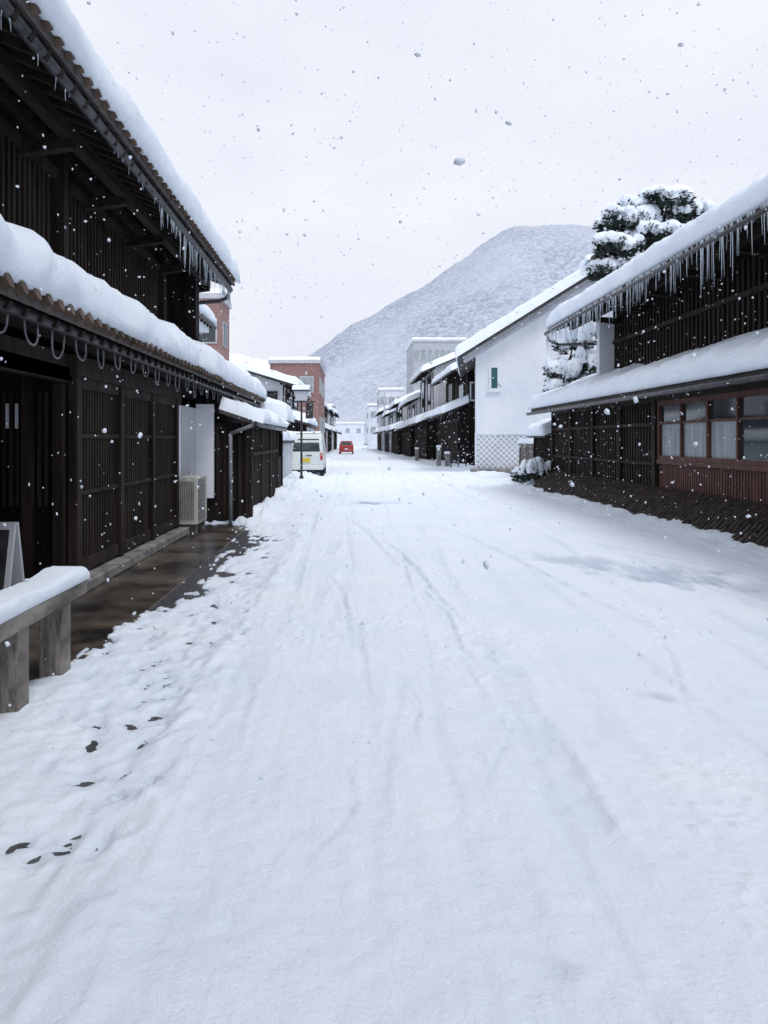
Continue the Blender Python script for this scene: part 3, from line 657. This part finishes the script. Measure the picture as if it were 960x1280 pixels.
# ================================================================== VEHICLES
def wheel(b,x,y,z,r,w):
    b.tube((x-w/2,y,z),(x+w/2,y,z),r,r,20)
def van():
    e=empty('parked_van',(-1.95,32.7,0.03))
    prof=[(0.05,.32),(0,.55),(.02,1.0),(.10,1.55),(.22,1.80),(.4,1.87),(2.6,1.86),(2.85,1.78),(3.25,1.15),(3.36,1.0),(3.4,.45),(3.35,.30)]
    b=B(); W=.735
    def sect(y,z):
        return W-(.0 if z<1.05 else (z-1.05)*.12)
    n=len(prof)
    V=[(-sect(*p),p[0],p[1]) for p in prof]+[(sect(*p),p[0],p[1]) for p in prof]
    b.V=V; b.F=[tuple(range(n)),tuple(range(n,2*n))[::-1]]+[(i,n+i,n+(i+1)%n,(i+1)%n) for i in range(n)]
    b.make('body','vanpaint',e,bevel=.045)
    g=B(); g.hexa([(-.58,.02,1.08),(.58,.02,1.08),(.58,.06,1.08),(-.58,.06,1.08),(-.53,.115,1.62),(.53,.115,1.62),(.53,.15,1.62),(-.53,.15,1.62)])
    for s in (-1,1):
        for ya,yb in ((.45,1.35),(1.5,2.35)):
            g.hexa([(s*.728,ya,1.1),(s*.735,ya,1.1),(s*.735,yb,1.1),(s*.728,yb,1.1),(s*.665,ya,1.62),(s*.672,ya,1.62),(s*.672,yb,1.62),(s*.665,yb,1.62)])
    g.make('windows','glass',e)
    b=B(); b.box(-.72,.72,-.06,.08,.30,.5); b.make('bumper','vanpaint',e,bevel=.03)
    b=B(); 
    for s in (-1,1): b.box(s*.70,s*.60,-.02,.05,.72,1.02)
    b.make('tail_lights','redlens',e,bevel=.015)
    b=B(); b.box(-.17,.17,-.035,.01,.62,.79); b.make('number_plate','yellow',e)
    b=B()
    for s in (-1,1):
        for y in (.6,2.85): wheel(b,s*.66,y,.28,.28,.16)
    b.make('wheels','rubber',e,smooth=False)
    b=B(); b.box(-.6,.6,.1,3.2,.18,.33); b.box(-.03,.25,-.015,.0,.9,.93); b.beam((-.2,.01,1.12),(.2,.02,1.16),.02,.02); b.make('underbody','rubber',e)
    snow_slope('roof_snow',(-.6,.3,1.86),(-.6,2.6,1.86),(1.2,0,.001),.08,e,ov=.02,amp=.02,taper=.2)
van()
def car():
    e=empty('red_car',(-.62,84,.03))
    prof=[(0.05,.25),(0,.5),(.03,.9),(.25,1.0),(.6,1.42),(1.0,1.48),(2.0,1.46),(2.6,1.0),(3.4,.85),(3.6,.6),(3.6,.28)]
    W=.78;n=len(prof);b=B(); sc=lambda z:W-(0 if z<.95 else (z-.95)*.35)
    b.V=[(-sc(p[1]),p[0],p[1]) for p in prof]+[(sc(p[1]),p[0],p[1]) for p in prof]; b.F=[tuple(range(n)),tuple(range(n,2*n))[::-1]]+[(i,n+i,n+(i+1)%n,(i+1)%n) for i in range(n)]
    b.make('body','redpaint',e,bevel=.05)
    b=B(); b.hexa([(-.6,.22,1.0),(.6,.22,1.0),(.6,.3,1.0),(-.6,.3,1.0),(-.5,.55,1.36),(.5,.55,1.36),(.5,.62,1.36),(-.5,.62,1.36)]); b.make('rear_window','glass',e)
    b=B()
    for s in (-1,1):
        for y in (.65,2.9): wheel(b,s*.7,y,.29,.29,.18)
    b.make('wheels','rubber',e)
    b=B()
    for s in (-1,1): b.box(s*.74,s*.58,-.02,.04,.7,.88)
    b.make('tail_lights','redlens',e)
    b=B(); b.box(-.17,.17,-.03,.01,.5,.66); b.make('number_plate','plaster',e)
    snow_slope('roof_snow',(-.5,.7,1.47),(-.5,1.9,1.47),(1.,0,.001),.07,e,ov=.02,amp=.02,taper=.2)
car()

# ================================================================== STREET FURNITURE
e=empty('street_lamp')
b=B(); b.tube((-1.77,26.9,0),(-1.77,26.9,3.0),.045,.035,10); b.tube((-1.77,26.9,0),(-1.77,26.9,.35),.09,.07,10); b.box(-2.05,-1.3,26.86,26.94,2.92,2.97); b.make('pole','metal',e,smooth=False)
b=B(); b.hexa([(-1.95,26.75,2.98),(-1.59,26.75,2.98),(-1.59,27.05,2.98),(-1.95,27.05,2.98),(-2.02,26.7,3.3),(-1.52,26.7,3.3),(-1.52,27.1,3.3),(-2.02,27.1,3.3)]); b.make('lantern','plastergrey',e)
b=B(); b.box(-2.06,-1.48,26.66,27.14,3.3,3.35); b.box(-1.62,-1.36,26.84,26.9,2.35,2.9); b.make('lantern_cap','metal',e)
snow_slope('cap_snow',(-2.06,26.66,3.35),(-2.06,27.14,3.35),(.58,0,.001),.16,e,ov=.03,taper=.15)
for i,(x,y,h) in enumerate(((5.2,46,1.15),(5.5,44.3,.8),(4.9,58,.9))):
    e=empty('stone_bollard'); b=B(); b.box(x-.13,x+.13,y-.13,y+.13,-.05,h); b.make('post','stone',e,bevel=.03)
    snow_slope('cap_snow',(x-.13,y-.13,h),(x-.13,y+.13,h),(.26,0,.001),.14,e,ov=.03,taper=.1,step=.04,amp=.02)
e=empty('guard_rail'); b=B()
for x in (5.35,5.75,6.15): b.tube((x,41.5,0),(x,41.5,.95),.03)
b.tube((5.35,41.5,.95),(6.15,41.5,.95),.03); b.tube((5.35,41.5,.5),(6.15,41.5,.5),.025); b.make('rail','metal',e)
for (x,y,h) in ((4.4,104,8.0),):
    e=empty('utility_pole'); b=B(); b.tube((x,y,0),(x,y,h),.16,.11,10); b.box(x-.9,x+.9,y-.06,y+.06,h-.9,h-.78); b.box(x-.7,x+.7,y-.06,y+.06,h-1.7,h-1.6); b.make('pole','concrete',e)

# ================================================================== HILLS
def hill(name,prof,Yc,sig,mat,x0,x1,step,rough):
    px=np.array([p[0] for p in prof]);pz=np.array([p[1] for p in prof])
    xs=np.arange(x0,x1,step); ys=np.arange(Yc-sig*1.9,Yc+sig*1.0,step*1.3)
    X,Y=np.meshgrid(xs,ys); ridge=np.interp(X+10*vn(Y/60,X/90,3),px,pz)
    Hh=ridge*np.exp(-((Y-Yc)/sig)**2)
    Hh*=1+.13*vn(X/55+Y/160,Y/60,5)+.06*vn(X/26,Y/26,6)
    Hh+=rough*(vn(X/4,Y/4,7)+.9*vn(X/1.8,Y/1.8,8))*np.clip(Hh/10,0,1)
    Hh-=2
    V=np.stack([X,Y,Hh],-1).reshape(-1,3);r,c=X.shape;ix=np.arange(r*c).reshape(r,c)
    F=np.stack([ix[:-1,:-1],ix[:-1,1:],ix[1:,1:],ix[1:,:-1]],-1).reshape(-1,4)
    return mkobj(name,V.tolist(),F.tolist(),mat,None,True)
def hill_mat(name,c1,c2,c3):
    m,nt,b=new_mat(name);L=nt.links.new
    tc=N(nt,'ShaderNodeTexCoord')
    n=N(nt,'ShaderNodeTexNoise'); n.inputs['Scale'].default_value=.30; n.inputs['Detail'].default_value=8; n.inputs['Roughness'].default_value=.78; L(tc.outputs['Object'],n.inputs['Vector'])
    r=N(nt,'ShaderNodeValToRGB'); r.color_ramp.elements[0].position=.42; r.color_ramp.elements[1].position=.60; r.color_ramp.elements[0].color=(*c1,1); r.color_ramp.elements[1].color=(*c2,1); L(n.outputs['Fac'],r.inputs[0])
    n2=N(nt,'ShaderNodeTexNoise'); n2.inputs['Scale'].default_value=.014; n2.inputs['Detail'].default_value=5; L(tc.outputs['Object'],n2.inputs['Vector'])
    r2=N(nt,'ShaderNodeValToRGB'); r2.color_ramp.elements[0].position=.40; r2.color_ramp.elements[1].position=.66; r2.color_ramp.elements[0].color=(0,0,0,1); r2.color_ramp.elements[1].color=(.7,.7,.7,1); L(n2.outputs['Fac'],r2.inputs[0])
    mx=N(nt,'ShaderNodeMixRGB'); L(r2.outputs[0],mx.inputs[0]); L(r.outputs[0],mx.inputs[1]); mx.inputs[2].default_value=(*c3,1)  # broad pale patches blend haze into the base colour
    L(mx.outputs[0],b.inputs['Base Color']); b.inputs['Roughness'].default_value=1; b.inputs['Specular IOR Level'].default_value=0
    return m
M['hill']=hill_mat('snowy_forest_hazed',(.285,.325,.405),(.52,.56,.645),(.53,.57,.65))  # snowy trees paled, since the haze is only in these colours
M['hill2']=hill_mat('distant_forest_hazed',(.78,.80,.87),(.84,.86,.92),(.84,.86,.92))  # almost white: heavy haze over the far forest, as surface colour
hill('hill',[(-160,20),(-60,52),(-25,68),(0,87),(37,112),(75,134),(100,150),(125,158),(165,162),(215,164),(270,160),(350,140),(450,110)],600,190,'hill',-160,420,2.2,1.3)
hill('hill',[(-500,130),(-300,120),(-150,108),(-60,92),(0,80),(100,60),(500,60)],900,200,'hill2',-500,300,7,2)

# ================================================================== FALLING SNOW
ph=(1+5**.5)/2
icoV=[Vector(v).normalized() for v in [(-1,ph,0),(1,ph,0),(-1,-ph,0),(1,-ph,0),(0,-1,ph),(0,1,ph),(0,-1,-ph),(0,1,-ph),(ph,0,-1),(ph,0,1),(-ph,0,-1),(-ph,0,1)]]
icoF=[(0,11,5),(0,5,1),(0,1,7),(0,7,10),(0,10,11),(1,5,9),(5,11,4),(11,10,2),(10,7,6),(7,1,8),(3,9,4),(3,4,2),(3,2,6),(3,6,8),(3,8,9),(4,9,5),(2,4,11),(6,2,10),(8,6,7),(9,8,1)]
V=[];F=[]
for i in range(16000):
    p=Vector((R.uniform(-7,9),R.uniform(1.9,24),R.uniform(.1,10)))
    if p.length<3: continue
    r=R.uniform(.004,.010) if R.random()<.94 else R.uniform(.010,.016)
    k=len(V); sx,sy,sz=R.uniform(.7,1.3),R.uniform(.7,1.3),R.uniform(.7,1.5)
    for v in icoV:
        q=v*r*R.uniform(.6,1.4); V.append(p+Vector((q.x*sx,q.y*sy,q.z*sz)))
    F+=[(a+k,b_+k,c+k) for a,b_,c in icoF]
mkobj('falling_snow',V,F,'snow',None,True)

# ================================================================== WORLD / SUN / CAMERA
w=bpy.data.worlds.new('World'); scene.world=w; w.use_nodes=True; nt=w.node_tree; L=nt.links.new
bg=nt.nodes['Background']; bg.inputs['Strength'].default_value=.1
sky=N(nt,'ShaderNodeTexSky'); sky.sky_type='NISHITA'; sky.sun_disc=False; sky.sun_elevation=math.radians(52); sky.sun_rotation=math.radians(150)
tc=N(nt,'ShaderNodeTexCoord'); mp=N(nt,'ShaderNodeMapping'); mp.inputs['Scale'].default_value=(1,1,2.2); L(tc.outputs['Generated'],mp.inputs['Vector'])
n=N(nt,'ShaderNodeTexNoise'); n.inputs['Scale'].default_value=2.6; n.inputs['Detail'].default_value=5; n.inputs['Roughness'].default_value=.5; L(mp.outputs[0],n.inputs['Vector'])
r=N(nt,'ShaderNodeValToRGB'); r.color_ramp.elements[0].position=.32; r.color_ramp.elements[1].position=.68
r.color_ramp.elements[0].color=(.755,.785,.885,1); r.color_ramp.elements[1].color=(.865,.885,.955,1); L(n.outputs['Fac'],r.inputs[0])
sc=N(nt,'ShaderNodeVectorMath',operation='SCALE'); sc.inputs['Scale'].default_value=10.9; L(r.outputs[0],sc.inputs[0])
mx=N(nt,'ShaderNodeMixRGB'); mx.inputs[0].default_value=.96; L(sky.outputs[0],mx.inputs[1]); L(sc.outputs[0],mx.inputs[2]); L(mx.outputs[0],bg.inputs['Color'])
sl=bpy.data.lights.new('sun','SUN'); sl.energy=1.5; sl.angle=math.radians(15); sl.color=(1,.99,.98); so=bpy.data.objects.new('sun',sl); COL.objects.link(so)
el,rot=math.radians(60),math.radians(150)
sky.sun_elevation=el
d=Vector((math.sin(rot)*math.cos(el),math.cos(rot)*math.cos(el),math.sin(el)))
so.rotation_euler=d.to_track_quat('Z','Y').to_euler()
cd=bpy.data.cameras.new('camera'); co=bpy.data.objects.new('camera',cd); COL.objects.link(co)
co.location=(0,0,1.6); co.rotation_euler=(math.pi/2,0,0); cd.sensor_width=36; cd.lens=27; cd.shift_x=.03125; cd.shift_y=-.0703; cd.clip_start=.05; cd.clip_end=3000
scene.camera=co
scene.view_settings.view_transform='Standard'; scene.view_settings.look='None'; scene.view_settings.exposure=0
